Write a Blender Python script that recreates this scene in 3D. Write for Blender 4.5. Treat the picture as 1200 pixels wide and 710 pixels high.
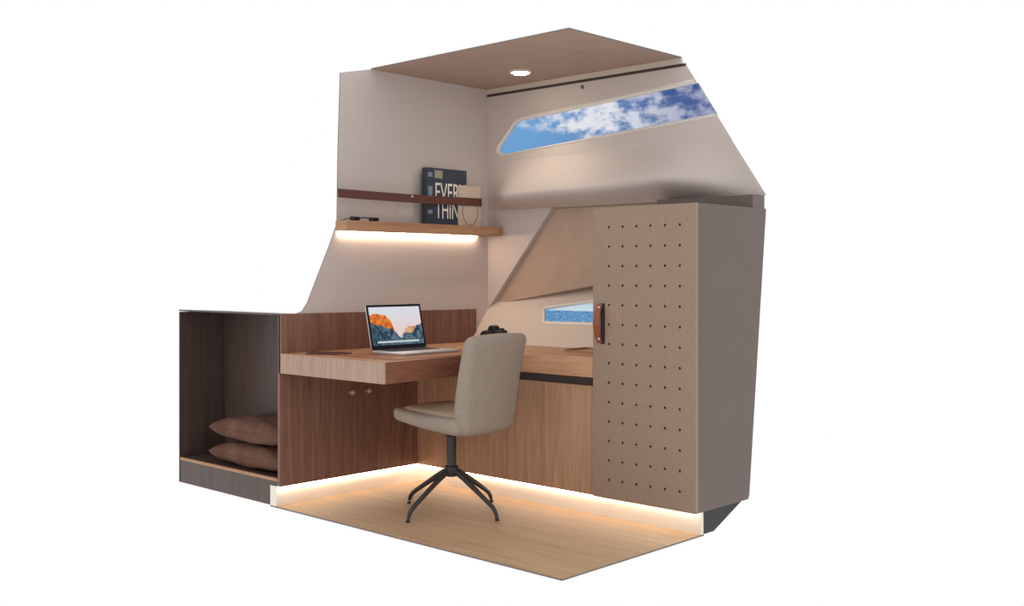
import bpy, bmesh, math, random
from mathutils import Vector, Matrix
random.seed(4)
for o in list(bpy.data.objects): bpy.data.objects.remove(o)
scene = bpy.context.scene
COL = scene.collection

# ---------------------------------------------------------------- camera, world, exposure
CAM = Vector((4.3887, -3.9286, 1.1264)); YAW = 0.7538; FPX = 1261.38; PY = 321.89
cd = bpy.data.cameras.new('camera'); cam = bpy.data.objects.new('camera', cd); COL.objects.link(cam)
cam.location = CAM; cam.rotation_euler = (math.pi/2, 0, YAW)
cd.sensor_width = 36; cd.lens = 36*FPX/1200; cd.shift_y = -(355-PY)/1200; cd.clip_start = 0.05
scene.camera = cam
w = bpy.data.worlds.new('studio_white'); scene.world = w; w.use_nodes = True
w.node_tree.nodes['Background'].inputs[0].default_value = (1, 1, 1, 1)
w.node_tree.nodes['Background'].inputs[1].default_value = 1.0
scene.view_settings.view_transform = 'Standard'; scene.view_settings.look = 'None'
scene.view_settings.exposure = 0.0; scene.view_settings.gamma = 1.0; scene.view_settings.use_curve_mapping = False

Fv = Vector((-math.sin(YAW), math.cos(YAW), 0)); Rv = Vector((math.cos(YAW), math.sin(YAW), 0))
def on(ax, v, px, py):
    """point where the sight line through a photo pixel meets the plane axis = v"""
    d = Fv + Rv*((px-600)/FPX) - Vector((0, 0, 1))*((py-PY)/FPX)
    return CAM + d*((v-CAM[ax])/d[ax])

# ---------------------------------------------------------------- materials
def srgb(r, g, b):
    f = lambda c: c/12.92 if c <= .04045 else ((c+.055)/1.055)**2.4
    return (f(r/255), f(g/255), f(b/255), 1)
def new_mat(name):
    m = bpy.data.materials.new(name); m.use_nodes = True
    return m, m.node_tree.nodes, m.node_tree.links, m.node_tree.nodes['Principled BSDF']
def plain(name, col, rough=.6, metal=0, spec=.5, bump=0, bscale=200, vary=0, vscale=3):
    m, N, L, b = new_mat(name)
    b.inputs['Base Color'].default_value = col; b.inputs['Roughness'].default_value = rough
    b.inputs['Metallic'].default_value = metal; b.inputs['Specular IOR Level'].default_value = spec
    tc = N.new('ShaderNodeTexCoord')
    if vary:
        n = N.new('ShaderNodeTexNoise'); n.inputs['Scale'].default_value = vscale; n.inputs['Detail'].default_value = 4
        L.new(tc.outputs['Object'], n.inputs['Vector'])
        r = N.new('ShaderNodeMapRange'); r.inputs[1].default_value = .3; r.inputs[2].default_value = .7
        r.inputs[3].default_value = 1-vary; r.inputs[4].default_value = 1+vary
        L.new(n.outputs['Fac'], r.inputs[0])
        x = N.new('ShaderNodeVectorMath'); x.operation = 'SCALE'; x.inputs[0].default_value = col[:3]
        L.new(r.outputs[0], x.inputs['Scale']); L.new(x.outputs[0], b.inputs['Base Color'])
    if bump:
        n = N.new('ShaderNodeTexNoise'); n.inputs['Scale'].default_value = bscale; n.inputs['Detail'].default_value = 2
        L.new(tc.outputs['Object'], n.inputs['Vector'])
        bp = N.new('ShaderNodeBump'); bp.inputs['Strength'].default_value = bump; bp.inputs['Distance'].default_value = .002
        L.new(n.outputs['Fac'], bp.inputs['Height']); L.new(bp.outputs[0], b.inputs['Normal'])
    return m
def wood(name, c1, c2, c3, stretch, rough=.5, spec=.3):
    """veneer: fine streaks + broad bands, stretched along the axis with the small scale"""
    m, N, L, b = new_mat(name)
    tc = N.new('ShaderNodeTexCoord'); mp = N.new('ShaderNodeMapping'); mp.inputs['Scale'].default_value = stretch
    L.new(tc.outputs['Object'], mp.inputs[0])
    n1 = N.new('ShaderNodeTexNoise'); n1.inputs['Scale'].default_value = 1.0; n1.inputs['Detail'].default_value = 6; n1.inputs['Roughness'].default_value = .65
    n1.inputs['Distortion'].default_value = .6
    L.new(mp.outputs[0], n1.inputs['Vector'])
    n2 = N.new('ShaderNodeTexNoise'); n2.inputs['Scale'].default_value = 4.2; n2.inputs['Detail'].default_value = 4
    L.new(mp.outputs[0], n2.inputs['Vector'])
    r = N.new('ShaderNodeValToRGB'); e = r.color_ramp.elements
    e[0].position = .3; e[0].color = c1; e[1].position = .7; e[1].color = c3
    k = e.new(.5); k.color = c2
    mx = N.new('ShaderNodeMix'); mx.inputs['Factor'].default_value = .4
    L.new(n1.outputs['Fac'], mx.inputs[2]); L.new(n2.outputs['Fac'], mx.inputs[3])
    L.new(mx.outputs[0], r.inputs[0]); L.new(r.outputs[0], b.inputs['Base Color'])
    b.inputs['Roughness'].default_value = rough; b.inputs['Specular IOR Level'].default_value = spec
    bp = N.new('ShaderNodeBump'); bp.inputs['Strength'].default_value = .12; bp.inputs['Distance'].default_value = .001
    L.new(n2.outputs['Fac'], bp.inputs['Height']); L.new(bp.outputs[0], b.inputs['Normal'])
    return m
def emit(name, col, strength):
    m, N, L, b = new_mat(name)
    b.inputs['Base Color'].default_value = col; b.inputs['Emission Color'].default_value = col
    b.inputs['Emission Strength'].default_value = strength
    return m
M = {}
M['wall'] = plain('wall_vinyl', srgb(201, 189, 183), .75, spec=.2, bump=.05, bscale=60, vary=.02)
M['hull'] = plain('hull_liner', srgb(203, 191, 184), .7, spec=.25, bump=.04, bscale=60, vary=.02)
M['lowhull'] = plain('lower_hull_liner', srgb(214, 198, 184), .7, spec=.25)
M['ceil'] = plain('ceiling_fabric', srgb(176, 152, 136), .9, spec=.1, bump=.2, bscale=150, vary=.05, vscale=6)
M['pale'] = plain('pale_trim', srgb(205, 190, 178), .6)
M['groove'] = plain('groove_dark', srgb(70, 56, 48), .7)
M['fabric'] = plain('panel_fabric', srgb(187, 163, 145), .95, spec=.1, bump=.4, bscale=220, vary=.05, vscale=10)
M['walnut'] = wood('walnut_veneer', srgb(102, 70, 58), srgb(126, 91, 76), srgb(146, 110, 94), (26, 26, 1.3))
M['oak'] = wood('oak_veneer', srgb(152, 114, 88), srgb(178, 138, 109), srgb(196, 158, 129), (24, 24, 1.2))
M['smoked'] = wood('smoked_veneer', srgb(66, 52, 47), srgb(80, 64, 58), srgb(93, 75, 68), (26, 26, 1.3), .35, .4)
M['desk'] = wood('desk_oak', srgb(146, 98, 68), srgb(172, 124, 92), srgb(192, 148, 118), (24, 1.6, 24), .45)
M['counter'] = wood('counter_oak', srgb(160, 116, 84), srgb(186, 142, 108), srgb(206, 164, 130), (1.6, 24, 24), .45)
M['shelf'] = wood('shelf_oak', srgb(146, 106, 78), srgb(172, 130, 98), srgb(188, 146, 112), (24, 1.6, 40), .5)
M['floor'] = wood('floor_oak', srgb(164, 132, 102), srgb(182, 150, 118), srgb(196, 165, 134), (1.2, 14, 14), .45)
M['endband'] = wood('desk_end_oak', srgb(150, 123, 105), srgb(170, 142, 123), srgb(187, 160, 141), (30, 30, 1.5), .5)
M['frontshade'] = wood('desk_front_shaded', srgb(104, 62, 46), srgb(126, 80, 60), srgb(144, 98, 76), (24, 1.6, 24), .5)  # shade on the desk's front face, put into a darker reddish colour
M['edge'] = plain('cut_edge_grey', srgb(120, 108, 104), .8)
M['kick'] = plain('kick_cream', srgb(238, 228, 214), .5)
M['black'] = plain('base_black', srgb(34, 34, 36), .5)
M['countershade'] = plain('counter_shade_strip', srgb(70, 60, 60), .6)  # shadow below the counter edge, painted as a dark recessed strip
M['door'] = plain('taupe_leather', srgb(150, 127, 108), .55, spec=.4, bump=.25, bscale=400, vary=.05, vscale=60)
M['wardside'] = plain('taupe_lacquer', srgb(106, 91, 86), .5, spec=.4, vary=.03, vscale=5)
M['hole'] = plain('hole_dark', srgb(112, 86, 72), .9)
M['leather'] = plain('brown_leather', srgb(92, 52, 42), .5, bump=.2, bscale=300, vary=.12, vscale=30)
M['tan'] = plain('tan_leather', srgb(140, 72, 44), .45, bump=.2, bscale=300, vary=.1, vscale=40)
M['blackleather'] = plain('black_leather', srgb(48, 40, 38), .5)
M['mat'] = plain('cognac_leather', srgb(140, 84, 54), .5, bump=.15, bscale=300, vary=.06, vscale=20)
M['steel'] = plain('steel', srgb(205, 200, 195), .25, metal=1)
M['knob'] = plain('knob_satin', srgb(225, 200, 185), .3, metal=.6)
M['chairfab'] = plain('tweed', srgb(158, 145, 132), .95, spec=.1, bump=.9, bscale=380, vary=.16, vscale=170)
M['seatfab'] = plain('seat_tweed', srgb(178, 160, 138), .95, spec=.1, bump=.9, bscale=380, vary=.14, vscale=170)
M['chairmetal'] = plain('charcoal_metal', srgb(58, 56, 58), .42, metal=.35)
M['rubber'] = plain('rubber', srgb(26, 26, 28), .8)
M['alu'] = plain('aluminium', srgb(206, 204, 202), .35, metal=.5)
M['bezel'] = plain('screen_bezel', srgb(28, 28, 32), .25)
M['keys'] = plain('keys_black', srgb(44, 44, 48), .6)
M['phone'] = plain('phone_black', srgb(40, 32, 32), .2)
M['camera'] = plain('camera_black', srgb(22, 22, 24), .55, bump=.3, bscale=400)
M['lens'] = plain('lens_glass', srgb(16, 16, 22), .08)
M['cushion'] = plain('rust_cushion', srgb(106, 76, 64), .95, spec=.1, bump=.5, bscale=260, vary=.22, vscale=14)
M['navy'] = plain('navy_cover', srgb(46, 54, 72), .45, vary=.35, vscale=40)
M['spinenavy'] = plain('spine_navy', srgb(44, 54, 66), .5, vary=.3, vscale=60)
M['bluegrey'] = plain('band_bluegrey', srgb(120, 132, 148), .5)
M['pages'] = plain('pages', srgb(214, 202, 180), .9)
M['sage'] = plain('sage_band', srgb(150, 146, 120), .6)
M['white'] = plain('letter_white', srgb(226, 218, 206), .6)
M['beige'] = plain('beige_cover', srgb(196, 178, 164), .6, vary=.05, vscale=30)
M['cord'] = plain('cord_brown', srgb(120, 92, 80), .6)
M['led'] = emit('led_warm', srgb(255, 236, 212), 12.0)
M['ledshelf'] = emit('led_shelf', srgb(255, 235, 208), 40.0)
M['lamp'] = emit('downlight_lens', srgb(255, 240, 210), 22.0)
M['frame'] = plain('window_frame_white', srgb(232, 224, 214), .4)

def glass_mat():
    m, N, L, b = new_mat('window_glass'); N.remove(b)
    t = N.new('ShaderNodeBsdfTransparent'); t.inputs[0].default_value = (.97, .98, .99, 1)
    g = N.new('ShaderNodeBsdfGlossy'); g.inputs['Roughness'].default_value = .02
    lw = N.new('ShaderNodeLayerWeight'); lw.inputs[0].default_value = .5
    pw = N.new('ShaderNodeMath'); pw.operation = 'POWER'; pw.inputs[1].default_value = 4; L.new(lw.outputs['Facing'], pw.inputs[0])
    fr = N.new('ShaderNodeMath'); fr.operation = 'MULTIPLY_ADD'; fr.inputs[1].default_value = .5; fr.inputs[2].default_value = .02; L.new(pw.outputs[0], fr.inputs[0])
    x = N.new('ShaderNodeMixShader')
    L.new(fr.outputs[0], x.inputs[0]); L.new(t.outputs[0], x.inputs[1]); L.new(g.outputs[0], x.inputs[2])
    L.new(x.outputs[0], N['Material Output'].inputs[0]); return m
M['glass'] = glass_mat()
def math_n(N, L, op, a, b=None, c=None, clamp=False):
    n = N.new('ShaderNodeMath'); n.operation = op; n.use_clamp = clamp
    for i, v in enumerate((a, b, c)):
        if v is None: continue
        if isinstance(v, (int, float)): n.inputs[i].default_value = v
        else: L.new(v, n.inputs[i])
    return n.outputs[0]
def mixc(N, L, fac, a, b):
    n = N.new('ShaderNodeMix'); n.data_type = 'RGBA'
    for s, v in ((n.inputs[0], fac), (n.inputs[6], a), (n.inputs[7], b)):
        if isinstance(v, (int, float)) or isinstance(v, tuple): s.default_value = v
        else: L.new(v, s)
    return n.outputs[2]
def sstep(N, L, v, a, b):
    n = N.new('ShaderNodeMapRange'); n.interpolation_type = 'SMOOTHSTEP'
    n.inputs[1].default_value = a; n.inputs[2].default_value = b
    L.new(v, n.inputs[0]); return n.outputs[0]
def picture(name, strength):
    m, N, L, b = new_mat(name); N.remove(b)
    e = N.new('ShaderNodeEmission'); e.inputs[1].default_value = strength
    L.new(e.outputs[0], N['Material Output'].inputs[0])
    tc = N.new('ShaderNodeTexCoord'); sp = N.new('ShaderNodeSeparateXYZ')
    L.new(tc.outputs['UV'], sp.inputs[0])
    return m, N, L, e, tc, sp.outputs[0], sp.outputs[1]
def noise(N, L, vec, scale, detail=4, rough=.5, dist=0, stretch=None):
    if stretch:
        mp = N.new('ShaderNodeMapping'); mp.inputs['Scale'].default_value = stretch; L.new(vec, mp.inputs[0]); vec = mp.outputs[0]
    n = N.new('ShaderNodeTexNoise'); n.inputs['Scale'].default_value = scale; n.inputs['Detail'].default_value = detail
    n.inputs['Roughness'].default_value = rough; n.inputs['Distortion'].default_value = dist
    L.new(vec, n.inputs['Vector']); return n.outputs['Fac']
# sky beyond the upper window (uv in metres along X and Z)
m, N, L, e, tc, u, v = picture('sky_with_clouds', 1.0)
n1 = noise(N, L, tc.outputs['UV'], 13, 3.5, .55, .1, (.75, 1.25, 1))
n2 = noise(N, L, tc.outputs['UV'], 3.2, 3, .5)
blue = mixc(N, L, sstep(N, L, u, .25, 1.5), srgb(112, 165, 215), srgb(58, 84, 146))
clear = sstep(N, L, math_n(N, L, 'ADD', math_n(N, L, 'MULTIPLY', u, .26), math_n(N, L, 'SUBTRACT', v, 2.04)), -.03, .03)
cl = math_n(N, L, 'MULTIPLY', sstep(N, L, math_n(N, L, 'ADD', math_n(N, L, 'MULTIPLY', n1, .75), math_n(N, L, 'MULTIPLY', n2, .35)), .43, .64), clear)
dens = math_n(N, L, 'SUBTRACT', 1.0, math_n(N, L, 'MULTIPLY', sstep(N, L, u, .75, 1.45), .55))
col = mixc(N, L, math_n(N, L, 'MULTIPLY', cl, dens), blue, srgb(236, 234, 240))
L.new(col, e.inputs[0]); M['sky'] = m
# sea and sky beyond the lower window (uv in metres)
m, N, L, e, tc, u, v = picture('sea_horizon', 1.0)
n1 = noise(N, L, tc.outputs['UV'], 40, 4, .6, 0, (1, 3.2, 1))
sea = mixc(N, L, sstep(N, L, n1, .35, .68), srgb(70, 128, 182), srgb(128, 178, 214))
skyc = mixc(N, L, sstep(N, L, v, .93, 1.02), srgb(212, 228, 232), srgb(170, 210, 230))
L.new(mixc(N, L, sstep(N, L, v, .9365, .9415), sea, skyc), e.inputs[0]); M['sea'] = m
# laptop screen: a plain mountain picture with an icon bar (uv 0..1)
m, N, L, e, tc, u, v = picture('screen_picture', .95)
n1 = noise(N, L, tc.outputs['UV'], 7, 5, .6); n2 = noise(N, L, tc.outputs['UV'], 5, 5, .7, 1.2, (1.6, .7, 1))
def ramp(fac, pts):
    r = N.new('ShaderNodeValToRGB'); el = r.color_ramp.elements
    while len(el) < len(pts): el.new(.5)
    for k, (p, c) in zip(el, pts): k.position = p; k.color = (c, c, c, 1) if not isinstance(c, tuple) else c
    L.new(fac, r.inputs[0]); return r.outputs[0]
jit = math_n(N, L, 'MULTIPLY', math_n(N, L, 'SUBTRACT', n1, .5), .22)
def below(pts, j=jit, soft=.012):
    h = math_n(N, L, 'ADD', ramp(u, pts), j)
    return sstep(N, L, math_n(N, L, 'SUBTRACT', h, v), -soft, soft)
col = mixc(N, L, sstep(N, L, v, .35, .95), srgb(232, 212, 208), srgb(222, 222, 232))
rock = ramp(n2, [(.3, srgb(150, 60, 50)), (.48, srgb(214, 106, 48)), (.62, srgb(244, 160, 70)), (.8, srgb(200, 120, 110))])
small = math_n(N, L, 'MULTIPLY', jit, .35)
col = mixc(N, L, below([(0, .80), (.16, .83), (.3, .78), (.4, .62), (.46, .3), (.47, 0)], small), col, rock)
far = ramp(n2, [(.3, srgb(96, 110, 140)), (.5, srgb(214, 158, 110)), (.7, srgb(240, 206, 170))])
col = mixc(N, L, below([(.55, 0), (.6, .3), (.74, .5), (.84, .48), (.95, .4), (1, .38)]), col, far)
hill = ramp(n2, [(.25, srgb(22, 36, 50)), (.45, srgb(44, 70, 88)), (.6, srgb(110, 132, 150)), (.66, srgb(40, 62, 60)), (.8, srgb(150, 160, 150))])
col = mixc(N, L, below([(0, .62), (.2, .5), (.4, .44), (.52, .22), (.58, .2), (.66, .33), (.8, .28), (.9, .5), (1, .55)]), col, hill)
bar = math_n(N, L, 'MULTIPLY', math_n(N, L, 'COMPARE', v, .085, .022), math_n(N, L, 'COMPARE', u, .5, .41))
icons = math_n(N, L, 'MULTIPLY', math_n(N, L, 'FRACT', math_n(N, L, 'MULTIPLY', u, 24)), .25)
col = mixc(N, L, bar, col, mixc(N, L, icons, srgb(216, 222, 222), srgb(110, 130, 140)))
L.new(col, e.inputs[0]); M['screen'] = m

# ---------------------------------------------------------------- mesh helpers
def finish(bm, angle=35):
    bmesh.ops.remove_doubles(bm, verts=bm.verts, dist=1e-6)
    bmesh.ops.recalc_face_normals(bm, faces=bm.faces)
    return bm
def link(name, bm, mats, parent=None, smooth=False, origin=None):
    """one mesh object; verts given in world space, origin at its own base (or at the parent's)"""
    me = bpy.data.meshes.new(name)
    if parent is not None:
        org = world_loc(parent)
        if origin is None: origin = org
    if origin is None:
        xs = [v.co for v in bm.verts]
        lo = Vector([min(c[i] for c in xs) for i in range(3)]); hi = Vector([max(c[i] for c in xs) for i in range(3)])
        origin = Vector(((lo.x+hi.x)/2, (lo.y+hi.y)/2, lo.z))
    origin = Vector(origin)
    bmesh.ops.translate(bm, verts=bm.verts, vec=-origin)
    bm.to_mesh(me); bm.free()
    if smooth:
        for p in me.polygons: p.use_smooth = True
        me.set_sharp_from_angle(angle=math.radians(smooth if smooth is not True else 40))
    for mt in (mats if isinstance(mats, (list, tuple)) else [mats]): me.materials.append(M[mt])
    o = bpy.data.objects.new(name, me); COL.objects.link(o)
    if parent is not None: o.parent = parent; o.location = origin-world_loc(parent)
    else: o.location = origin
    return o
def world_loc(o):
    p = Vector(o.location)
    while o.parent is not None: o = o.parent; p += Vector(o.location)
    return p
def thing(name, loc, label=None, cat=None, group=None, kind=None):
    o = bpy.data.objects.new(name, None); COL.objects.link(o); o.location = loc; o.empty_display_size = .1
    return tag(o, label, cat, group, kind)
def tag(o, label=None, cat=None, group=None, kind=None):
    for k, v in (('label', label), ('category', cat), ('group', group), ('kind', kind)):
        if v: o[k] = v
    return o
def box(x0, x1, y0, y1, z0, z1, bev=0, seg=2, bm=None):
    b2 = bmesh.new()
    vs = [b2.verts.new((x, y, z)) for x in (x0, x1) for y in (y0, y1) for z in (z0, z1)]
    for f in ((0, 1, 3, 2), (4, 6, 7, 5), (0, 4, 5, 1), (2, 3, 7, 6), (0, 2, 6, 4), (1, 5, 7, 3)): b2.faces.new([vs[i] for i in f])
    bmesh.ops.recalc_face_normals(b2, faces=b2.faces)
    if bev: bmesh.ops.bevel(b2, geom=list(b2.edges), offset=bev, segments=seg, profile=.5, affect='EDGES', clamp_overlap=True)
    return merge(bm, b2)
def merge(bm, b2):
    if bm is None: return b2
    me = bpy.data.meshes.new('tmp'); b2.to_mesh(me); b2.free(); bm.from_mesh(me); bpy.data.meshes.remove(me); return bm
def prism(pts, vec, bev=0, seg=2, bm=None):
    """planar polygon (may be concave) pushed along vec"""
    b2 = bmesh.new(); vec = Vector(vec)
    a = [b2.verts.new(p) for p in pts]; c = [b2.verts.new(Vector(p)+vec) for p in pts]
    b2.faces.new(a); b2.faces.new(list(reversed(c)))
    n = len(pts)
    for i in range(n): b2.faces.new((a[i], c[i], c[(i+1) % n], a[(i+1) % n]))
    bmesh.ops.recalc_face_normals(b2, faces=b2.faces)
    if bev: bmesh.ops.bevel(b2, geom=list(b2.edges), offset=bev, segments=seg, profile=.5, affect='EDGES', clamp_overlap=True)
    return merge(bm, b2)
def rbox(cx, cy, cz, sx, sy, sz, r, n=8, deform=None, bm=None):
    """rounded box, subdivided n per side; deform(Vector in -1..1 unit space, local co) -> local co"""
    b2 = bmesh.new(); h = Vector((sx/2, sy/2, sz/2)); r = min(r, min(h)*.999)
    inner = Vector((h.x-r, h.y-r, h.z-r))
    def ax(k, d):   # grid lines: denser within the rounding
        i = inner[d]; ns = 4
        pts = [-h[d]+r*(1-math.cos(math.pi/2*q/ns)) if False else -h[d]+r*q/ns for q in range(ns)]
        mid = [-i+2*i*q/n for q in range(n+1)]
        return pts+mid+[-p for p in reversed(pts)]
    g = [ax(0, 0), ax(1, 1), ax(2, 2)]
    for d in range(3):
        a, b = (d+1) % 3, (d+2) % 3
        for s in (-1, 1):
            grid = []
            for p in g[a]:
                row = []
                for q in g[b]:
                    c = Vector((0, 0, 0)); c[d] = s*h[d]; c[a] = p; c[b] = q
                    k = Vector([max(-inner[i], min(inner[i], c[i])) for i in range(3)])
                    dv = c-k
                    co = k+dv.normalized()*r if dv.length > 1e-9 else c
                    u = Vector((co.x/h.x, co.y/h.y, co.z/h.z))
                    if deform: co = deform(u, co)
                    row.append(b2.verts.new(co+Vector((cx, cy, cz))))
                grid.append(row)
            for i in range(len(grid)-1):
                for j in range(len(grid[0])-1):
                    b2.faces.new((grid[i][j], grid[i+1][j], grid[i+1][j+1], grid[i][j+1]))
    bmesh.ops.remove_doubles(b2, verts=b2.verts, dist=1e-5)
    bmesh.ops.recalc_face_normals(b2, faces=b2.faces)
    return merge(bm, b2)
def tube(path, radii, n=12, bm=None, flat=None):
    """round tube along a path; flat=(a,b) squashes the section"""
    b2 = bmesh.new(); path = [Vector(p) for p in path]
    if not isinstance(radii, (list, tuple)): radii = [radii]*len(path)
    rings = []; up0 = Vector((0, 0, 1))
    for i, p in enumerate(path):
        t = (path[min(i+1, len(path)-1)]-path[max(i-1, 0)]).normalized()
        up = up0 if abs(t.dot(up0)) < .95 else Vector((1, 0, 0))
        s = t.cross(up).normalized(); q = s.cross(t).normalized()
        a, c = (1, 1) if flat is None else flat
        rings.append([b2.verts.new(p+s*(math.cos(2*math.pi*k/n)*radii[i]*a)+q*(math.sin(2*math.pi*k/n)*radii[i]*c)) for k in range(n)])
    for i in range(len(rings)-1):
        for k in range(n): b2.faces.new((rings[i][k], rings[i][(k+1) % n], rings[i+1][(k+1) % n], rings[i+1][k]))
    b2.faces.new(rings[0]); b2.faces.new(list(reversed(rings[-1])))
    bmesh.ops.recalc_face_normals(b2, faces=b2.faces)
    return merge(bm, b2)
def lathe(c, prof, axis='Z', n=24, bm=None):
    """surface of revolution: prof = [(radius, offset along axis)]"""
    b2 = bmesh.new(); rings = []
    for r, h in prof:
        ring = []
        for k in range(n):
            a = 2*math.pi*k/n; x, y = r*math.cos(a), r*math.sin(a)
            p = {'Z': (x, y, h), 'X': (h, x, y), 'Y': (x, h, y)}[axis]
            ring.append(b2.verts.new(Vector(c)+Vector(p)))
        rings.append(ring)
    for i in range(len(rings)-1):
        for k in range(n): b2.faces.new((rings[i][k], rings[i][(k+1) % n], rings[i+1][(k+1) % n], rings[i+1][k]))
    b2.faces.new(rings[0]); b2.faces.new(list(reversed(rings[-1])))
    bmesh.ops.recalc_face_normals(b2, faces=b2.faces)
    return merge(bm, b2)
def quad_uv(pts, uvs):
    bm = bmesh.new(); ul = bm.loops.layers.uv.new('uv')
    f = bm.faces.new([bm.verts.new(p) for p in pts])
    for l, q in zip(f.loops, uvs): l[ul].uv = q
    return bm
def set_edge_mats(o, axis, idx=1):
    """give faces whose normal is not along axis (the cut edges) the second material"""
    for p in o.data.polygons:
        if abs(p.normal[axis]) < .5: p.material_index = idx

# ---------------------------------------------------------------- main dimensions
ZC = 2.2; YU = .534; ZD = .745; TD = .095; ZK = .097; LF = -.897; ZP = .937
YD = -.045                                       # wardrobe door face
dl = on(1, YD, 695, 243); dr = on(1, YD, 815.3, 238.3); W1 = dl.x; W2 = dr.x; ZW = (dl.z+dr.z)/2
ZU = 1.496                                       # lower edge of the upper hull liner

# ---------------------------------------------------------------- structure
o = link('floor', box(-.08, 1.797, LF, .05, -.007, 0), ['floor', 'edge']); tag(o, kind='structure'); set_edge_mats(o, 2)
o = link('ceiling', box(0, 1.352, -.33, YU, ZC, ZC+.006), ['ceil', 'edge']); tag(o, kind='structure'); set_edge_mats(o, 2)
# left bulkhead: flat liner cut along the outline of the section
T = .006
pts = [(0, -.33, ZC), (0, -.53, 2.156), (0, -.545, 1.75), (0, -.551, 1.386), (0, -.60, 1.272), (0, -.70, 1.06), (0, -.735, .985), (0, -.765, .947),
       (0, -.80, .937), (0, -.80, .70), (0, .70, .70), (0, .70, 1.49), (0, YU+.02, 1.5), (0, YU+.02, 1.78), (0, YU+.004, ZC)]
wall_back = link('wall_back', prism(pts, (-T, 0, 0)), ['wall', 'edge']); tag(wall_back, kind='structure'); set_edge_mats(wall_back, 0)
o = link('wood_panel', prism([(0, LF, ZD-.01), (0, .438, ZD-.01), (0, .438, .930), (0, LF, ZP)], (.012, 0, 0), .002, 1), 'walnut', wall_back)

# right hull liner: flat upper part with the window notch, bulging lower edge, cheek beside the recess
def cutx(z): return 1.352+(ZC-z)/(ZC-1.491)*(1.823-1.352)
ZB = 1.775
wt = [on(1, YU, *p) for p in ((822, 95.5), (612, 140.5), (604, 144), (584.5, 173), (584, 177), (588, 180.5), (600, 179), (843, 133))]
zt, zb = wt[0].z, wt[-1].z
wall_right = thing('wall_right', (0.9, YU, ZB), kind='structure')
P = lambda x, z, y=YU: (x, y, z)
pts = [P(0, ZC-.0425), P(cutx(ZC-.0425), ZC-.0425), P(cutx(zt), zt)]+[P(q.x, q.z) for q in wt[1:-1]]+[P(cutx(zb), zb), P(cutx(ZB), ZB), P(0, ZB)]
o = link('upper_liner', prism(pts, (0, .006, 0)), ['hull', 'edge'], wall_right)
def sm(a, b, x):
    t = max(0, min(1, (x-a)/(b-a))); return t*t*(3-2*t)
crest_px = [(560, 236), (600, 232), (640, 227), (680, 224), (710, 220), (740, 215), (770, 211), (800, 209.5), (825, 211), (850, 215), (880, 221), (900, 226)]
def crest_z(X):
    pts = [on(1, YU-.14, *p) for p in crest_px]
    for a, b in zip(pts, pts[1:]):
        if X <= b.x: 
            t = max(0, (X-a.x)/(b.x-a.x)); return a.z+(b.z-a.z)*t
    return pts[-1].z
bm = bmesh.new(); rows = []; NX = 72; NT = 22
for i in range(NX+1):
    row = []
    for j in range(NT+1):
        t = j/NT; zz = ZB+(ZU-ZB)*t
        X = cutx(zz)*i/NX
        amp = .165*sm(.02, .28, X)*(1-sm(cutx(zz)-.42, cutx(zz)-.02, X))
        cz = crest_z(X); d0 = ZB-cz; d1 = cz-ZU
        # profile: leans in to the crest, then turns under
        if zz > cz: prof = sm(0, 1, (ZB-zz)/d0*.999)*.35+.65*((ZB-zz)/d0)**1.3
        else: prof = 1-((cz-zz)/d1)**1.3
        row.append(bm.verts.new((X, YU-amp*prof+.008*t, zz)))
    rows.append(row)
for it in range(10):                            # soften the moulding
    ny = [[v.co.y for v in r] for r in rows]
    for i in range(1, NX):
        for j in range(1, NT):
            rows[i][j].co.y = .4*ny[i][j]+.15*(ny[i-1][j]+ny[i+1][j]+ny[i][j-1]+ny[i][j+1])
for i in range(NX):
    for j in range(NT): bm.faces.new((rows[i][j], rows[i][j+1], rows[i+1][j+1], rows[i+1][j]))
bmesh.ops.recalc_face_normals(bm, faces=bm.faces)
for f in bm.faces:
    if f.normal.y > .3: f.normal_flip()
o = link('moulded_ledge', bm, 'hull', wall_right, smooth=60)
ck = on(1, YU+.008, 648, 243.5); cl_ = on(1, YU+.008, 575, 357)
o = link('cheek', prism([(0, YU+.008, ZU+.02), (ck.x+.03, YU+.008, ZU+.02), (ck.x+.03, YU+.008, ZU), (ck.x-.012, YU+.008, ZU-.001), (ck.x-.03, YU+.008, ZU-.025), (cl_.x, YU+.008, cl_.z), (0, YU+.008, .93)], (0, .03, 0)), 'hull', wall_right)
o = link('recess_head', box(ck.x-.05, 1.60, YU+.004, .72, ZU, ZU+.02), 'hull', wall_right)
YF = .575
fl = on(1, YF, 571, 358); fr = on(1, YF, 695, 335); sl = (fr.z-fl.z)/(fr.x-fl.x)
o = link('fabric_panel', prism([(fl.x-.05, YF, fl.z-.05*sl), (1.25, YF, fl.z+(1.25-fl.x)*sl), (1.25, YF, ZU), (fl.x-.05, YF, ZU)], (0, .05, 0), .004, 2), 'fabric', wall_right)
o = link('hull_light_block', box(-.02, 1.6, .70, .72, .9, ZU+.02), 'hull', wall_right)  # unseen slab added behind the liners to keep light from leaking through gaps
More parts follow.
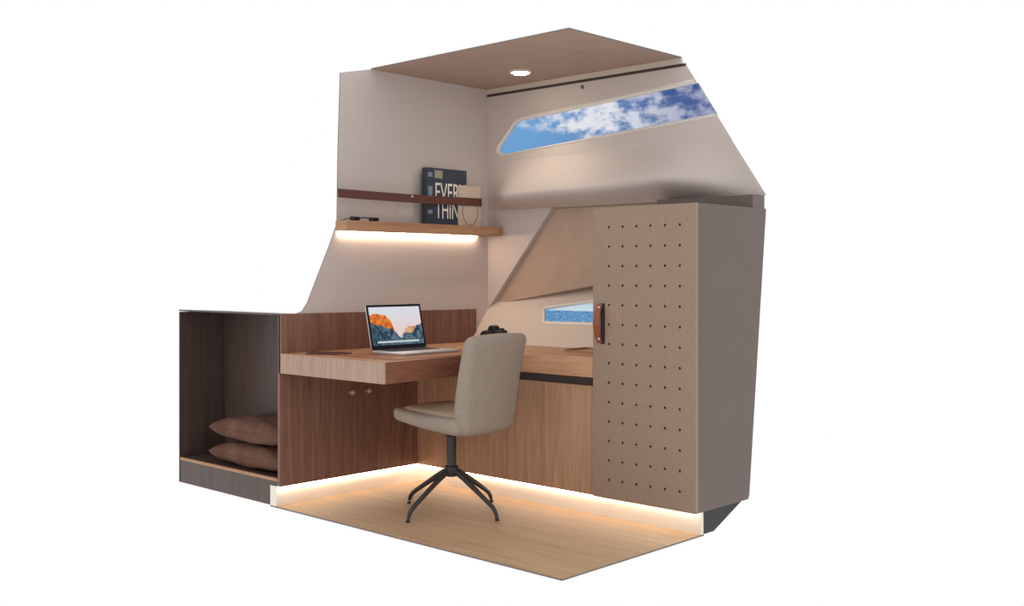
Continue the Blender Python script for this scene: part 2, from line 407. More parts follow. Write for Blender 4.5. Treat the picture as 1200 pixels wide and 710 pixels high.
# sloping lower hull with a window opening
def ylow(z): return .38+(z-.735)*.83
def onlow(px, py):
    d = Fv+Rv*((px-600)/FPX)-Vector((0, 0, 1))*((py-PY)/FPX); n = Vector((0, 1, -.83)); p0 = Vector((0, .38, .735))
    return CAM+d*((p0-CAM).dot(n)/d.dot(n))
wl = [onlow(*p) for p in ((638.5, 361.5), (638, 376.5), (700, 377.5), (700, 349.5))]
XR = 1.21
q0, q1, q2, q3 = wl
q2 = Vector((XR-.02, ylow(q2.z), q2.z)); q3 = Vector((XR-.02, ylow(q3.z+.045), q3.z+.045))
S = lambda x, z: (x, ylow(z), z)
bm = bmesh.new()
outer = [S(-.005, .735), S(XR, .735), S(XR, 1.13), S(-.005, 1.13)]
hole = [tuple(q) for q in (q0, q1, q2, q3)]
es = []
for ring in (outer, hole):
    vs = [bm.verts.new(p) for p in ring]
    es += [bm.edges.new((vs[i], vs[(i+1) % 4])) for i in range(4)]
bmesh.ops.triangle_fill(bm, edges=es, use_beauty=True)
bmesh.ops.recalc_face_normals(bm, faces=bm.faces)
ext = bmesh.ops.extrude_face_region(bm, geom=list(bm.faces))
bmesh.ops.translate(bm, verts=[g for g in ext['geom'] if isinstance(g, bmesh.types.BMVert)], vec=(0, .015, -.012))
bmesh.ops.recalc_face_normals(bm, faces=bm.faces)
o = link('lower_liner', bm, 'lowhull', wall_right)

# trims along the top of the hull liner
o = link('trim_1', box(0, 1.352, YU-.004, YU+.01, ZC-.028, ZC), 'pale'); tag(o, kind='structure')
o = link('trim_2', box(0, cutx(ZC-.035)-.004, YU-.001, YU+.012, ZC-.043, ZC-.028), 'groove'); tag(o, kind='structure')
hk = on(1, YU, 683, 102)
t = thing('blind_latch', (hk.x, YU, hk.z-.014), 'tiny dark latch on the liner between groove and upper window', 'latch')
link('plate', box(hk.x-.005, hk.x+.005, YU-.003, YU, hk.z-.010, hk.z+.010, .001, 1), 'groove', t)
link('hook', tube([(hk.x, YU-.002, hk.z+.004), (hk.x, YU-.014, hk.z+.002), (hk.x, YU-.016, hk.z-.008)], .003, 8), 'groove', t, smooth=True)

# windows
def offset_poly(pts, d):
    """grow a polygon lying in an XZ plane outwards by d (open at its last edge handled by caller)"""
    out = []; n = len(pts)
    area = sum(pts[i][0]*pts[(i+1) % n][1]-pts[(i+1) % n][0]*pts[i][1] for i in range(n)); s = 1 if area > 0 else -1
    for i in range(n):
        p0, p1, p2 = pts[i-1], pts[i], pts[(i+1) % n]
        e1 = Vector((p1[0]-p0[0], p1[1]-p0[1])).normalized(); e2 = Vector((p2[0]-p1[0], p2[1]-p1[1])).normalized()
        n1 = Vector((e1.y, -e1.x))*s; n2 = Vector((e2.y, -e2.x))*s
        b = (n1+n2); b = b/max(.4, b.length_squared)*2 if b.length > 1e-6 else n1
        out.append((p1[0]+b.x*d*.5*1.0 if False else p1[0]+b.x*d/1.0*.5*2/2*1.0, p1[1]+b.y*d*.5*2/2))
    return out
wp = [(cutx(zt)-.002, zt)]+[(q.x, q.z) for q in wt[1:-1]]+[(cutx(zb)-.002, zb)]
win1 = thing('window_1', (wp[3][0], YU, wp[5][1]), kind='structure')
tag(win1, 'long slanted upper window showing blue sky with white clouds')
# frame: ribbon between the opening and a grown outline, open at the cut end
og = offset_poly([(2.2, zt+.07)]+wp[1:-1]+[(2.2, zb-.03)], .036)
ig = offset_poly([(2.2, zt+.07)]+wp[1:-1]+[(2.2, zb-.03)], -.004)
og = [(cutx(zt+.018)-.003, zt+.018)]+og[1:-1]+[(cutx(zb-.012)-.003, zb-.012)]
ig = [(cutx(zt-.004)-.003, zt-.004)]+ig[1:-1]+[(cutx(zb+.004)-.003, zb+.004)]
# narrow along the bottom: pull the outer bottom points up
k = len(og)
og[-2] = (og[-2][0], ig[-2][1]-.010)
bm = bmesh.new(); yf = YU-.006
fo = [bm.verts.new((x, YU-.001, z)) for x, z in og]; fm = [bm.verts.new(((x+X)/2, yf, (z+Z)/2)) for (x, z), (X, Z) in zip(og, ig)]
fi = [bm.verts.new((x, YU+.002, z)) for x, z in ig]; fb = [bm.verts.new((x, YU+.02, z)) for x, z in ig]
for a, b in ((fo, fm), (fm, fi), (fi, fb)):
    for i in range(k-1): bm.faces.new((a[i], a[i+1], b[i+1], b[i]))
bmesh.ops.recalc_face_normals(bm, faces=bm.faces)
link('window_frame', bm, 'frame', win1, smooth=50)
link('pane', prism([(x, YU+.008, z) for x, z in wp], (0, .004, 0)), 'glass', win1)
link('sky_view', quad_uv([(x, YU+.02, z) for x, z in wp], wp), 'sky', win1)
win2 = thing('window_2', tuple(q1), kind='structure'); tag(win2, 'small low window showing blue sea and horizon')
c = (q0+q1+q2+q3)/4; nrm = Vector((0, 1, -.83)).normalized()
def grow(q, f):
    return Vector((q.x+(f if q.x > c.x else -f), 0, q.z+(f if q.z > c.z else -f)))
bm = bmesh.new()
ro = [grow(q, .014) for q in (q0, q1, q2, q3)]; ro[2].x = ro[3].x = XR; ro = [Vector((p.x, ylow(p.z), p.z))-nrm*.0015 for p in ro]
rm = [grow(q, .005) for q in (q0, q1, q2, q3)]; rm[2].x = rm[3].x = XR-.01; rm = [Vector((p.x, ylow(p.z), p.z))-nrm*.006 for p in rm]
ri = [q.copy()-nrm*.003 for q in (q0, q1, q2, q3)]; rb = [q+nrm*.014 for q in (q0, q1, q2, q3)]
ringv = [[bm.verts.new(p) for p in r] for r in (ro, rm, ri, rb)]
for a, b in zip(ringv, ringv[1:]):
    for i in range(4): bm.faces.new((a[i], a[(i+1) % 4], b[(i+1) % 4], b[i]))
bmesh.ops.recalc_face_normals(bm, faces=bm.faces)
link('window_frame', bm, 'frame', win2)
link('pane', prism([q+nrm*.004 for q in (q0, q1, q2, q3)], nrm*.003), 'glass', win2)
link('sea_view', quad_uv([q+nrm*.013 for q in (q0, q1, q2, q3)], [(q.x, q.z) for q in (q0, q1, q2, q3)]), 'sea', win2)

# baseboards (recessed kick boards)
o = link('baseboard_left', box(-.08, -.028, LF, .03, 0, ZK), 'kick'); tag(o, kind='structure')
o = link('baseboard_right', box(-.028, W2-.02, .03, .045, 0, ZK), 'kick'); tag(o, kind='structure')

# ---------------------------------------------------------------- berth niche at the near end of the desk cabinet
XN = -.943; NB = -.62
t = thing('berth_niche', (XN/2, (LF+NB)/2, 0), 'dark smoked wood berth niche with two cushions on its ledge beside the desk', 'berth')
link('back_panel', box(XN, -.019, NB, NB+.012, .118, ZP-.014), 'smoked', t)
link('side_panel', box(XN, XN+.008, LF, NB, 0, ZP-.012), 'smoked', t)
link('lid', prism([(XN, LF, ZP-.008), (XN, LF, ZP), (XN, NB+.012, ZP-.013), (XN, NB+.012, ZP-.021)], (-XN-.002, 0, 0)), 'smoked', t)
link('ledge', box(XN+.008, -.019, LF+.014, NB, .118, .134), 'smoked', t)
link('ledge_trim', box(XN, -.019, LF, LF+.014, .120, .135, .002, 1), 'shelf', t)
link('base_panel', box(XN, -.081, LF+.002, LF+.014, 0, .120), 'smoked', t)
link('base_return', box(-.0805, -.019, LF+.002, LF+.014, ZK+.0005, .1195), 'smoked', t)
link('end_panel', box(-.0185, -.0065, LF, NB, ZD-TD, ZP-.012), 'smoked', t)
def pillow(name, cx, cy, z, sx, sy, sz, label, seed):
    rnd = random.Random(seed)
    ph = [rnd.uniform(0, 6.28) for _ in range(4)]
    def de(u, c):
        e = max(0, 1-abs(u.x)**2.6)**.5*max(0, 1-abs(u.y)**3)**.4
        pin = 1-.06*(1-u.y*u.y)*abs(u.x)**3
        wr = .006*math.sin(7*u.x+ph[0]+3*u.y)*math.sin(5*u.y+ph[1])
        return Vector((u.x*sx/2*(1-.05*(1-abs(u.y)**2)), u.y*sy/2*(1-.05*(1-abs(u.x)**2)), (u.z*sz/2)*(.10+.9*e)+wr*e))
    bm = rbox(cx, cy, z+sz/2, sx, sy, sz, sz*.3, 22, de)
    o = thing(name, (cx, cy, z), label, 'cushion')
    link('cover', bm, 'cushion', o, smooth=80)
    path = []
    for k in range(61):
        a = 2*math.pi*k/60; x = max(-1, min(1, 1.35*math.cos(a))); y = max(-1, min(1, 1.35*math.sin(a)))
        path.append((cx+x*sx/2*(1-.05*(1-y*y)), cy+y*sy/2*(1-.05*(1-x*x)), z+sz/2))
    link('piping', tube(path, .0045, 6), 'cushion', o, smooth=True)
pillow('cushion', -.355, -.755, .134, .66, .25, .125, 'lower rust brown cushion lying on the ledge of the dark berth niche', 1)
pillow('cushion', -.355, -.755, .2620, .66, .25, .125, 'upper rust brown cushion stacked on another cushion in the berth niche', 2)

# ---------------------------------------------------------------- desk cabinet (left run)
t = thing('desk_cabinet', (-.15, -.43, ZK), 'dark walnut cabinet with two round knobs under the desk', 'cabinet')
link('carcass', box(-.34, -.018, NB+.02, .03, ZK, ZD-TD-.001), 'walnut', t)
ys = -.418
for k, (a, b) in enumerate(((LF, ys-.001), (ys+.001, -.001))):
    d = link('door', box(-.018, 0, a, b, ZK, ZD-TD-.001, .0008, 1), 'walnut', t)
    ky = -.470 if k == 0 else -.363
    link('knob', lathe((0, ky, .524), [(.007, 0), (.006, .012), (.012, .017), (.0145, .024), (.012, .031), (.005, .033)], 'X', 20), 'knob', d, smooth=True)
link('led_strip', box(-.024, -.008, LF+.004, .02, ZK-.006, ZK-.0005), 'led', t)

# ---------------------------------------------------------------- counter cabinet (right run)
t = thing('counter_cabinet', (.6, .15, ZK), 'oak veneer cabinet under the counter between desk and wardrobe', 'cabinet')
link('carcass', box(.001, W1-.003, .012, .36, ZK, ZD-TD-.001), 'oak', t)
d = link('door', box(.001, W1-.003, -.006, .011, ZK, .607, .0008, 1), 'oak', t)
link('counter_shade_strip', box(.001, W1-.003, .006, .012, .608, ZD-TD-.001), 'countershade', t)
link('led_strip', box(.02, W1-.004, .012, .027, ZK-.006, ZK-.0005), 'led', t)

# ---------------------------------------------------------------- desk top and counter
YC = -.045
t = thing('writing_desk', (.36, -.47, ZD-TD), 'thick wooden desk top cantilevered from the walnut panel', 'desk')
link('top', prism([(.0125, LF+.002, ZD-TD), (.785, LF+.002, ZD-TD), (.700, YC-.0005, ZD-TD), (.0125, YC-.0005, ZD-TD)], (0, 0, TD), .001, 1), 'desk', t)
link('end_band', box(.0125, .789, LF-.006, LF+.0015, ZD-TD, ZD, .001, 1), 'endband', t)
link('front_shade_band', prism([(.7855, LF+.002, ZD-TD), (.7905, LF+.002, ZD-TD), (.7055, YC-.0005, ZD-TD), (.7005, YC-.0005, ZD-TD)], (0, 0, TD-.001), .0008, 1), 'frontshade', t)  # thin strip that carries the painted shade of the front edge
o = link('side_counter', prism([(.0125, YC, ZD-TD), (W1-.002, YC, ZD-TD), (W1-.002, .385, ZD-TD), (.0125, .385, ZD-TD)], (0, 0, TD), .003, 2), 'counter', smooth=30)
tag(o, 'oak counter top running from the desk to the wardrobe under the small window', 'counter')
o = link('desk_mat', box(.30, .735, -.80, -.13, ZD, ZD+.003, .001, 1), 'mat'); tag(o, 'cognac leather desk mat under the laptop', 'desk mat')

# ---------------------------------------------------------------- wardrobe
bl = on(1, YD, 695, 582); br = on(1, YD, 817, 602); ZB0 = (bl.z+br.z)/2
t = thing('wardrobe', ((W1+W2)/2, .2, 0), 'tall taupe wardrobe with perforated door and leather handle', 'wardrobe')
Bt = on(0, W2, 898, 247); Bb = on(0, W2, 877, 579.5)
yt, zt2, yb, zb2 = Bt.y, Bt.z, Bb.y, Bb.z
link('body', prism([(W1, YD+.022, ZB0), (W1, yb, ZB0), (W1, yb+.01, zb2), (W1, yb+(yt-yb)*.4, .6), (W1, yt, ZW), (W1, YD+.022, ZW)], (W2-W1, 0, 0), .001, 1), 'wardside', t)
# door with real holes
h0 = on(1, YD, 713.8, 266); h1 = on(1, YD, 796.5, 263.3); h2 = on(1, YD, 713.4, 562.5); h3 = on(1, YD, 796.6, 575.6)
X0, X1 = (h0.x+h2.x)/2, (h1.x+h3.x)/2; Z1, Z0 = (h0.z+h1.z)/2, (h2.z+h3.z)/2
NXH, NZH = 6, 14; dx = (X1-X0)/(NXH-1); dz = (Z1-Z0)/(NZH-1); HR = .0062
bm = bmesh.new(); cache = {}
def V(x, y, z):
    k = (round(x, 5), round(y, 5), round(z, 5))
    if k not in cache: cache[k] = bm.verts.new((x, y, z))
    return cache[k]
xs = [W1]+[X0-dx/2+i*dx for i in range(NXH+1)]+[W2]; zs = [ZB0]+[Z0-dz/2+i*dz for i in range(NZH+1)]+[ZW]
for i in range(len(xs)-1):
    for j in range(len(zs)-1):
        x0, x1, z0, z1 = xs[i], xs[i+1], zs[j], zs[j+1]
        if 1 <= i <= NXH and 1 <= j <= NZH:
            cx, cz = (x0+x1)/2, (z0+z1)/2; n = 12
            ins = [V(cx+HR*math.cos(2*math.pi*k/n), YD, cz+HR*math.sin(2*math.pi*k/n)) for k in range(n)]
            bk = [V(cx+HR*math.cos(2*math.pi*k/n), YD+.012, cz+HR*math.sin(2*math.pi*k/n)) for k in range(n)]
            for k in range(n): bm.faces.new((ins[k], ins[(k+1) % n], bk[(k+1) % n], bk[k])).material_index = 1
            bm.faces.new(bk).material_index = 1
            cor = [V(x1, YD, z1), V(x0, YD, z1), V(x0, YD, z0), V(x1, YD, z0)]
            # four corner fans: hole verts grouped by quadrant
            for q in range(4):
                a = ins[q*3:(q*3)+4] if q < 3 else ins[9:12]+[ins[0]]
                for m_ in range(3): bm.faces.new((cor[q], a[m_+1], a[m_]))
                bm.faces.new((cor[q], cor[(q+1) % 4], a[3]))
        else:
            bm.faces.new((V(x0, YD, z0), V(x1, YD, z0), V(x1, YD, z1), V(x0, YD, z1)))
bt = YD+.020
bk = [V(W1, bt, ZB0), V(W2, bt, ZB0), V(W2, bt, ZW), V(W1, bt, ZW)]; bm.faces.new(bk)
fb = [V(x, YD, ZB0) for x in xs]; bm.faces.new(fb+[bk[1], bk[0]])
fb = [V(x, YD, ZW) for x in xs]; bm.faces.new(fb+[bk[2], bk[3]])
fb = [V(W1, YD, z) for z in zs]; bm.faces.new(fb+[bk[3], bk[0]])
fb = [V(W2, YD, z) for z in zs]; bm.faces.new(fb+[bk[2], bk[1]])
bmesh.ops.recalc_face_normals(bm, faces=bm.faces)
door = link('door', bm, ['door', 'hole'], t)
# leather pull with two studs
ha = on(1, YD, 705, 360); hb = on(1, YD, 705, 397); hx = (ha.x+hb.x)/2; za, zb3 = ha.z, hb.z
link('handle_backing', box(hx-.004, hx+.020, YD-.003, YD-.0002, zb3-.024, za+.018, .002, 2), 'blackleather', door)
bm = bmesh.new(); n = 16; prev = None
for k in range(n+1):
    s = k/n; z = zb3-.018+(za-zb3+.032)*s; bow = math.sin(math.pi*s)**.8
    y0 = YD-.004-.030*bow; hw = .014+.003*bow
    r = [bm.verts.new((hx+a*hw-.004, y0+c, z)) for a, c in ((-1, 0), (1, 0), (1, -.004), (-1, -.004))]
    if prev:
        for i in range(4): bm.faces.new((prev[i], prev[(i+1) % 4], r[(i+1) % 4], r[i]))
    else: bm.faces.new(r)
    prev = r
bm.faces.new(list(reversed(prev))); bmesh.ops.recalc_face_normals(bm, faces=bm.faces)
hd = link('handle', bm, 'tan', door, smooth=40)
for z in (za, zb3): link('stud', lathe((hx, YD-.002, z), [(.008, 0), (.008, -.016), (.006, -.021), (.002, -.0225)], 'Y', 16), 'steel', door, smooth=True)
# black plinth under the wardrobe, cut back along the hull
pc = on(0, W2-.02, 836, 622)
link('plinth', prism([(W1+.02, .046, .0005), (W1+.02, .127, .0005), (W1+.02, yb-.01, ZB0-.0005), (W1+.02, .046, ZB0-.0005)], (W2-W1-.04, 0, 0)), 'black', t)
link('led_strip', box(W1+.002, W2-.03, .008, .026, ZB0-.006, ZB0-.0005), 'led', t)
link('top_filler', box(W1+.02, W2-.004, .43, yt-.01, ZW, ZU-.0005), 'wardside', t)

# ---------------------------------------------------------------- shelf, strap and what stands on the shelf
SX = .14; s0 = on(0, SX, 588, 265.5); ZS = 1.398; TS = .05
t = thing('wall_shelf', (.07, -.05, ZS-TS), 'oak wall shelf lit from below', 'shelf')
link('board', prism([(0, -.549, ZS-TS), (.05, -.60, ZS-TS), (SX, -.605, ZS-TS), (SX, .51, ZS-TS), (0, .51, ZS-TS)], (0, 0, TS), .002, 1), 'shelf', t)
link('led_strip', box(.004, .016, -.545, .44, ZS-TS-.005, ZS-TS-.0003), 'ledshelf', t)
SXC = .085
t = thing('retaining_strap', (SXC, -.1, 1.51), 'dark brown leather strap stretched across the wall above the shelf', 'strap')
za_, zb_ = on(0, SXC, 395, 226).z, on(0, SXC, 563, 237).z; YE = .40
bm = bmesh.new(); prev = None; pth = []
for k in range(37):
    s = k/36; y = -.612+(YE+.612)*s; pth.append((SXC, y, za_+(zb_-za_)*s-.004*math.sin(math.pi*s)))
pth += [(SXC-.008, YE+.012, zb_-.001), (SXC-.03, YE+.018, zb_-.002), (.006, YE+.020, zb_-.003)]
for i, p in enumerate(pth):
    a = Vector(pth[max(i-1, 0)]); b = Vector(pth[min(i+1, len(pth)-1)]); tg = (b-a).normalized(); nn = tg.cross(Vector((0, 0, 1))).normalized()
    p = Vector(p); r = [bm.verts.new(p+nn*c+Vector((0, 0, h))) for c, h in ((.002, -.022), (.002, .022), (-.002, .022), (-.002, -.022))]
    if prev:
        for q in range(4): bm.faces.new((prev[q], prev[(q+1) % 4], r[(q+1) % 4], r[q]))
    else: bm.faces.new(r)
    prev = r
bm.faces.new(list(reversed(prev))); bmesh.ops.recalc_face_normals(bm, faces=bm.faces)
link('strap', bm, 'leather', t, smooth=40)
sp = on(0, SXC+.003, 483, 230.3)
link('stud', lathe((SXC+.002, sp.y, sp.z), [(.008, 0), (.008, .004), (.004, .008)], 'X', 14), 'steel', t, smooth=True)
link('stud', lathe((.0, YE+.02, zb_-.003), [(.012, 0), (.012, .006), (.006, .01)], 'X', 14), 'leather', t, smooth=True)
link('spacer_post', tube([(.0, -.115, sp.z), (SXC-.002, -.115, sp.z)], .006, 10), 'leather', t, smooth=True)

def text_mesh(s, size, y, z, x, width=None, height=None, thick=.0006):
    cu = bpy.data.curves.new('t', 'FONT'); cu.body = s; cu.size = size; cu.extrude = thick; cu.align_x = 'LEFT'
    ob = bpy.data.objects.new('t', cu); COL.objects.link(ob)
    me = bpy.data.meshes.new_from_object(ob.evaluated_get(bpy.context.evaluated_depsgraph_get())); bpy.data.objects.remove(ob)
    bm = bmesh.new(); bm.from_mesh(me); bpy.data.meshes.remove(me)
    xs = [v.co.x for v in bm.verts]; zs = [v.co.y for v in bm.verts]
    ax, bx = min(xs), max(xs); az, bz = min(zs), max(zs)
    for v in bm.verts:
        c = v.co.copy(); fx = (c.x-ax)/(bx-ax); fz = (c.y-az)/(bz-az)
        v.co = (x+c.z, y+fx*(width or (bx-ax)), z+fz*(height or (bz-az)))
    return bm
BX = .072                                      # front cover plane of the big book, behind the strap
b0 = on(0, BX, 501, 196); b1 = on(0, BX, 547, 199); yb0, yb1 = b0.y, b1.y; zt_ = 1.708
t = thing('book', (BX-.025, (yb0+yb1)/2, ZS), 'tall navy book with big white capital letters on its cover, upright on the wall shelf', 'book')
link('pages', box(.034, BX-.004, yb0+.006, yb1-.004, ZS+.004, zt_-.005), 'pages', t)
link('back_cover', box(.030, .034, yb0, yb1, ZS, zt_, .001, 1), 'navy', t)
cv = link('front_cover', box(BX-.004, BX, yb0+.002, yb1, ZS, zt_, .001, 1), 'navy', t)
link('spine', box(.030, BX+.0006, yb0-.004, yb0+.045, ZS, zt_, .003, 2), 'spinenavy', t)
for a, b in ((.025, .05), (.1, .17), (.23, .25)):
    link('spine_band', box(.040, BX+.0012, yb0+.004, yb0+.034, zt_-b, zt_-a), 'bluegrey', cv)
link('title_band', box(BX, BX+.0008, yb0+.052, yb0+.11, zt_-.055, zt_-.012), 'sage', cv)
wd = yb1-yb0
link('title_line', text_mesh('EVERY', .1, yb0+.058, zt_-.178, BX+.0008, wd-.066, .098), 'white', cv)
link('title_line', text_mesh('THING', .1, yb0+.058, ZS+.035, BX+.0008, wd-.066, .098), 'white', cv)
c0 = on(0, .078, 537, 217); c1 = on(0, .078, 563, 219)
t = thing('book', (.076, (c0.y+c1.y)/2, ZS), 'small pale beige book standing on the shelf in front of the navy book', 'book')
zq = c1.z
link('pages', box(.0755, .079, c0.y+.003, c1.y-.003, ZS+.003, zq-.003), 'pages', t)
link('front_cover', box(.079, .0812, c0.y, c1.y, ZS, zq, .0006, 1), 'beige', t)
link('back_cover', box(.0733, .0755, c0.y, c1.y, ZS, zq, .0006, 1), 'beige', t)
link('spine', box(.0733, .0812, c1.y-.002, c1.y+.002, ZS, zq, .0008, 1), 'beige', t)
cy_ = on(0, .094, 551, 240).y; rr = .052
path = [(.094, cy_+.002+rr*1.15*math.sin(a), ZS+.083-.078*math.cos(a)) for a in [(-2.0+4.0*k/32) for k in range(33)]]
path = [(.0885, path[0][1]+.006, 1.535)]+path+[(.0885, path[-1][1]-.004, 1.535)]
o = link('cord_loop', tube(path, .0019, 8), 'cord', smooth=True); tag(o, 'thin brown cord loop hanging from the leather strap over the beige book', 'cord')
# sunglasses
g0 = on(0, .11, 410, 256).y; g1 = on(0, .11, 444, 258).y
t = thing('sunglasses', (.11, (g0+g1)/2, ZS), 'dark sunglasses lying on the wall shelf left of the books', 'sunglasses')
lw = .064
for yc in (g0+lw/2, g1-lw/2):
    link('lens', rbox(.115, yc, ZS+.0105, .012, lw, .021, .006, 4, lambda u, c: Vector((c.x-.006*u.y*u.y, c.y*(1-.12*max(0, -u.z)), c.z))), 'lens', t, smooth=60)
link('bridge', tube([(.115, g0+lw-.006, ZS+.014), (.117, (g0+g1)/2, ZS+.018), (.115, g1-lw+.006, ZS+.014)], .003, 8), 'camera', t, smooth=True)
for y in (g0, g1):
    link('temple', tube([(.113, y+(.004 if y == g0 else -.004), ZS+.013), (.07, y+(.006 if y == g0 else -.006), ZS+.010), (.03, y+(.012 if y == g0 else -.012), ZS+.0035)], .0025, 8), 'camera', t, smooth=True)

# ---------------------------------------------------------------- ceiling downlight
lp = on(2, ZC, 610, 83.5)
t = thing('ceiling_downlight', (lp.x, lp.y, ZC-.012), 'round recessed warm downlight glowing in the ceiling panel', 'light')
bm = bmesh.new(); n = 32
prof = [(.062, ZC-.0002), (.061, ZC-.006), (.052, ZC-.010), (.044, ZC-.006), (.044, ZC-.0002)]
rings = [[bm.verts.new((lp.x+r*math.cos(2*math.pi*k/n), lp.y+r*math.sin(2*math.pi*k/n), z)) for k in range(n)] for r, z in prof]
for a, b in zip(rings, rings[1:]):
    for k in range(n): bm.faces.new((a[k], a[(k+1) % n], b[(k+1) % n], b[k]))
bmesh.ops.recalc_face_normals(bm, faces=bm.faces)
link('trim_ring', bm, 'pale', t, smooth=50)
link('lens', lathe((lp.x, lp.y, ZC), [(.0435, -.0005), (.0435, -.010), (.034, -.016), (.005, -.018)], 'Z', 28), 'lamp', t, smooth=True)
ld = bpy.data.lights.new('downlight_lamp', 'SPOT'); ld.energy = 7; ld.color = (1, .86, .68); ld.spot_size = math.radians(125); ld.spot_blend = .8; ld.shadow_soft_size = .04
lo = bpy.data.objects.new('downlight_lamp', ld); COL.objects.link(lo); lo.parent = t; lo.location = (0, 0, -.03)

# ---------------------------------------------------------------- office chair (faces the desk, back towards the open side)
CX, CY = .677, -.395; rot = math.radians(2)
t = thing('swivel_chair', (CX, CY, 0), 'grey-beige tweed swivel chair with four-star dark metal base at the desk', 'chair')
def shell_back(u, c):
    # u.z -1..1 bottom..top ; leans back (+x) upwards, sides wrap forward a little, lower part narrows
    h = (u.z+1)/2
    x = c.x*(1.15-.30*h)+.075*h+.022*math.sin(h*math.pi)*-.6-.022*u.y*u.y*(1-.4*h)
    y = c.y*(.97+.05*h)*(1-.16*max(0, 1-h*3)**2)
    z = c.z+.010*h*(1-u.y*u.y)
    return Vector((x, y, z))
bk = rbox(.235, -.006, .622, .075, .388, .455, .036, 12, shell_back)
def shell_seat(u, c):
    f = (1-u.x)/2                        # 1 at the front (towards the desk)
    z = c.z*(1.0-.28*f)+.028*f**2*1.0-.012*(1-u.y*u.y)*(1-f)+.016*u.y*u.y*(1 if u.z > 0 else .4)
    y = c.y*(1-.08*f**3)
    x = c.x+.020*u.y*u.y*f**2
    return Vector((x, y, z))
seat = rbox(-.006, 0, .432, .466, .40, .075, .034, 14, shell_seat)
pad = rbox(.005, 0, .470, .37, .33, .044, .020, 12, lambda u, c: Vector((c.x, c.y*(1-.08*((1-u.x)/2)**3), c.z+.020*(1-u.x*u.x)*(1-u.y*u.y)*(1 if u.z > 0 else 0)+.012*((1-u.x)/2)**2)))
def place(bm):
    bmesh.ops.rotate(bm, verts=bm.verts, cent=(0, 0, 0), matrix=Matrix.Rotation(rot, 3, 'Z')); bmesh.ops.translate(bm, verts=bm.verts, vec=(CX, CY, 0)); return bm
link('seat', place(seat), 'chairfab', t, smooth=60)
link('seat_pad', place(pad), 'seatfab', t, smooth=60)
b_ = link('backrest', place(bk), 'chairfab', t, smooth=60)
link('column', lathe((CX, CY, 0), [(.023, .17), (.023, .36), (.03, .365), (.055, .385), (.055, .40)], 'Z', 24), 'chairmetal', t, smooth=40)
link('hub', lathe((CX, CY, 0), [(.018, .168), (.03, .172), (.034, .19), (.034, .215), (.026, .222)], 'Z', 24), 'chairmetal', t, smooth=40)
for k in range(4):
    a = math.radians(3+90*k); d = Vector((math.cos(a), math.sin(a), 0)); c = Vector((CX, CY, 0))
    prof = [(.02, .200, .018), (.08, .168, .0165), (.16, .120, .0145), (.235, .074, .013), (.262, .056, .0125), (.276, .040, .012), (.284, .022, .011), (.288, .006, .010)]
    lg = link('leg', tube([c+d*r+Vector((0, 0, z)) for r, z, q in prof], [q*.86 for r, z, q in prof], 12, flat=(.8, 1.0)), 'chairmetal', t, smooth=60)
    link('glide', lathe(c+d*.288, [(.009, 0), (.010, .002), (.010, .007), (.008, .008)], 'Z', 14), 'rubber', lg, smooth=40)

# ---------------------------------------------------------------- laptop
ZL = ZD+.0032; LX = .352; LY0, LY1 = -.612, -.256
t = thing('laptop', (LX+.12, (LY0+LY1)/2, ZL), 'open silver laptop showing a mountain picture on the desk mat', 'laptop')
bs = link('base', box(LX, LX+.235, LY0, LY1, ZL, ZL+.013, .004, 3), 'alu', t, smooth=40)
link('keyboard', box(LX+.030, LX+.130, LY0+.030, LY1-.030, ZL+.013, ZL+.0138), 'bezel', bs)
bm = None
for r in range(5):
    for c_ in range(13):
        kx = LX+.033+r*.0192; ky = LY0+.033+c_*.0224
        bm = box(kx, kx+.0165, ky, ky+.0195, ZL+.0136, ZL+.0150, bm=bm)
tag(link('keys', bm, 'keys', bs), kind='stuff')
link('trackpad', box(LX+.145, LX+.222, (LY0+LY1)/2-.055, (LY0+LY1)/2+.055, ZL+.0129, ZL+.0134), 'alu', bs)
link('hinge', tube([(LX-.002, LY0+.03, ZL+.012), (LX-.002, LY1-.03, ZL+.012)], .005, 10), 'bezel', t, smooth=True)
LH = .226; lean = .050; ax_ = Vector((-lean, 0, math.sqrt(LH*LH-lean*lean))).normalized(); nx_ = Vector((ax_.z, 0, -ax_.x))
def lidp(y, h, d): return Vector((LX-.003, y, ZL+.012))+ax_*h+nx_*d
def lidbox(y0, y1, h0, h1, d0, d1, bev=0, seg=2):
    bm = bmesh.new()
    vs = [bm.verts.new(lidp(y, h, d)) for y in (y0, y1) for h in (h0, h1) for d in (d0, d1)]
    for f in ((0, 1, 3, 2), (4, 6, 7, 5), (0, 4, 5, 1), (2, 3, 7, 6), (0, 2, 6, 4), (1, 5, 7, 3)): bm.faces.new([vs[i] for i in f])
    bmesh.ops.recalc_face_normals(bm, faces=bm.faces)
    if bev: bmesh.ops.bevel(bm, geom=list(bm.edges), offset=bev, segments=seg, affect='EDGES', profile=.5, clamp_overlap=True)
    return bm
lid = link('lid', lidbox(LY0, LY1, 0, LH, -.006, 0, .0025, 2), 'alu', t, smooth=40)
link('bezel', lidbox(LY0+.002, LY1-.002, .002, LH-.002, 0, .0012), 'bezel', lid)
ya, yb_, ha_, hb_ = LY0+.014, LY1-.014, .022, LH-.014
link('screen', quad_uv([lidp(ya, ha_, .0018), lidp(yb_, ha_, .0018), lidp(yb_, hb_, .0018), lidp(ya, hb_, .0018)], [(0, 0), (1, 0), (1, 1), (0, 1)]), 'screen', lid)

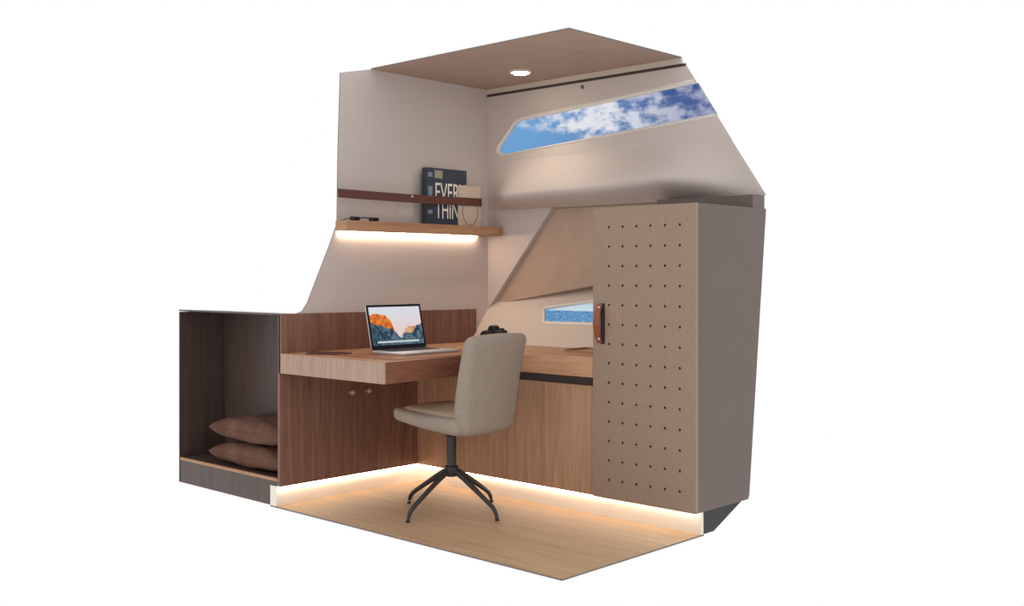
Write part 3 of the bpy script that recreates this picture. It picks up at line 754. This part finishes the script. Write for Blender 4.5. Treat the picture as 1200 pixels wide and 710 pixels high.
# ---------------------------------------------------------------- small things on the desk and counter
pa = on(2, ZD, 361, 414.5); pb = on(2, ZD, 407, 415.5)
t = thing('phone', (.115, -.70, ZD), 'dark flat smartphone lying on the desk left of the laptop', 'phone')
def rot_box(cx, cy, z0, sx, sy, sz, ang, bev):
    bm = box(-sx/2, sx/2, -sy/2, sy/2, z0, z0+sz, bev, 3)
    bmesh.ops.rotate(bm, verts=bm.verts, cent=(0, 0, 0), matrix=Matrix.Rotation(ang, 3, 'Z')); bmesh.ops.translate(bm, verts=bm.verts, vec=(cx, cy, 0)); return bm
pang = math.atan2(pb.y-pa.y, pb.x-pa.x); plen = (pb-pa).length
t.location = ((pa.x+pb.x)/2+.01, (pa.y+pb.y)/2, ZD)
px_, py_ = t.location.x, t.location.y
link('case', rot_box(px_, py_, ZD, plen, .075, .009, pang, .003), 'leather', t, smooth=40)
link('screen', rot_box(px_, py_, ZD+.0088, plen-.012, .066, .0008, pang, .0003), 'phone', t)
# compact camera on the counter behind the chair back
c0 = on(1, .26, 579, 390); kx, ky = c0.x, .26
t = thing('camera_body', (kx, ky, ZD), 'small black camera with a raised viewfinder hump on the counter behind the chair', 'camera')
zt3 = on(1, .26, 579, 386).z; hump = on(1, .26, 579, 381.5).z
link('body', rbox(kx, ky, (ZD+zt3)/2, .165, .05, zt3-ZD, .012, 6, lambda u, c: Vector((c.x, c.y, c.z-(.012*max(0, -u.x)**2 if u.z > 0 else 0)))), 'camera', t, smooth=50)
link('grip', rbox(kx+.066, ky-.03, (ZD+zt3)/2-.004, .034, .03, zt3-ZD-.01, .012, 4), 'camera', t, smooth=50)
link('viewfinder_hump', rbox(kx+.002, ky-.004, zt3+(hump-zt3)/2-.006, .056, .048, hump-zt3+.014, .011, 4, lambda u, c: Vector((c.x*(1-.28*max(0, u.z)), c.y, c.z))), 'camera', t, smooth=50)
link('hot_shoe', box(kx-.008, kx+.010, ky-.016, ky+.012, hump-.0002, hump+.003, .0006, 1), 'steel', t)
link('lens_barrel', lathe((kx-.004, ky, ZD+.047), [(.034, -.02), (.034, -.055), (.031, -.075), (.027, -.076), (.024, -.07)], 'Y', 28), 'camera', t, smooth=40)
link('dial', lathe((kx+.058, ky, zt3-.003), [(.013, 0), (.013, .010), (.011, .012)], 'Z', 20), 'camera', t, smooth=40)
# low wooden tray on the counter beside the wardrobe
ta = on(2, ZD, 665, 413.5); tb = on(2, ZD, 673, 410)
tx0, tx1, ty0, ty1 = .93, 1.19, .13, .31
t = thing('wooden_tray', ((tx0+tx1)/2, (ty0+ty1)/2, ZD), 'low oak tray with raised rim on the counter next to the wardrobe', 'tray')
link('tray_bottom', box(tx0, tx1, ty0, ty1, ZD, ZD+.006), 'counter', t)
link('rim', box(tx0, tx0+.012, ty0, ty1, ZD+.0061, ZD+.016, .002, 1), 'oak', t)
link('rim', box(tx1-.012, tx1, ty0, ty1, ZD+.0061, ZD+.016, .002, 1), 'oak', t)
link('rim', box(tx0+.012, tx1-.012, ty0, ty0+.008, ZD+.0061, ZD+.010, .002, 1), 'counter', t)
link('rim', box(tx0+.012, tx1-.012, ty1-.008, ty1, ZD+.0061, ZD+.016, .002, 1), 'counter', t)
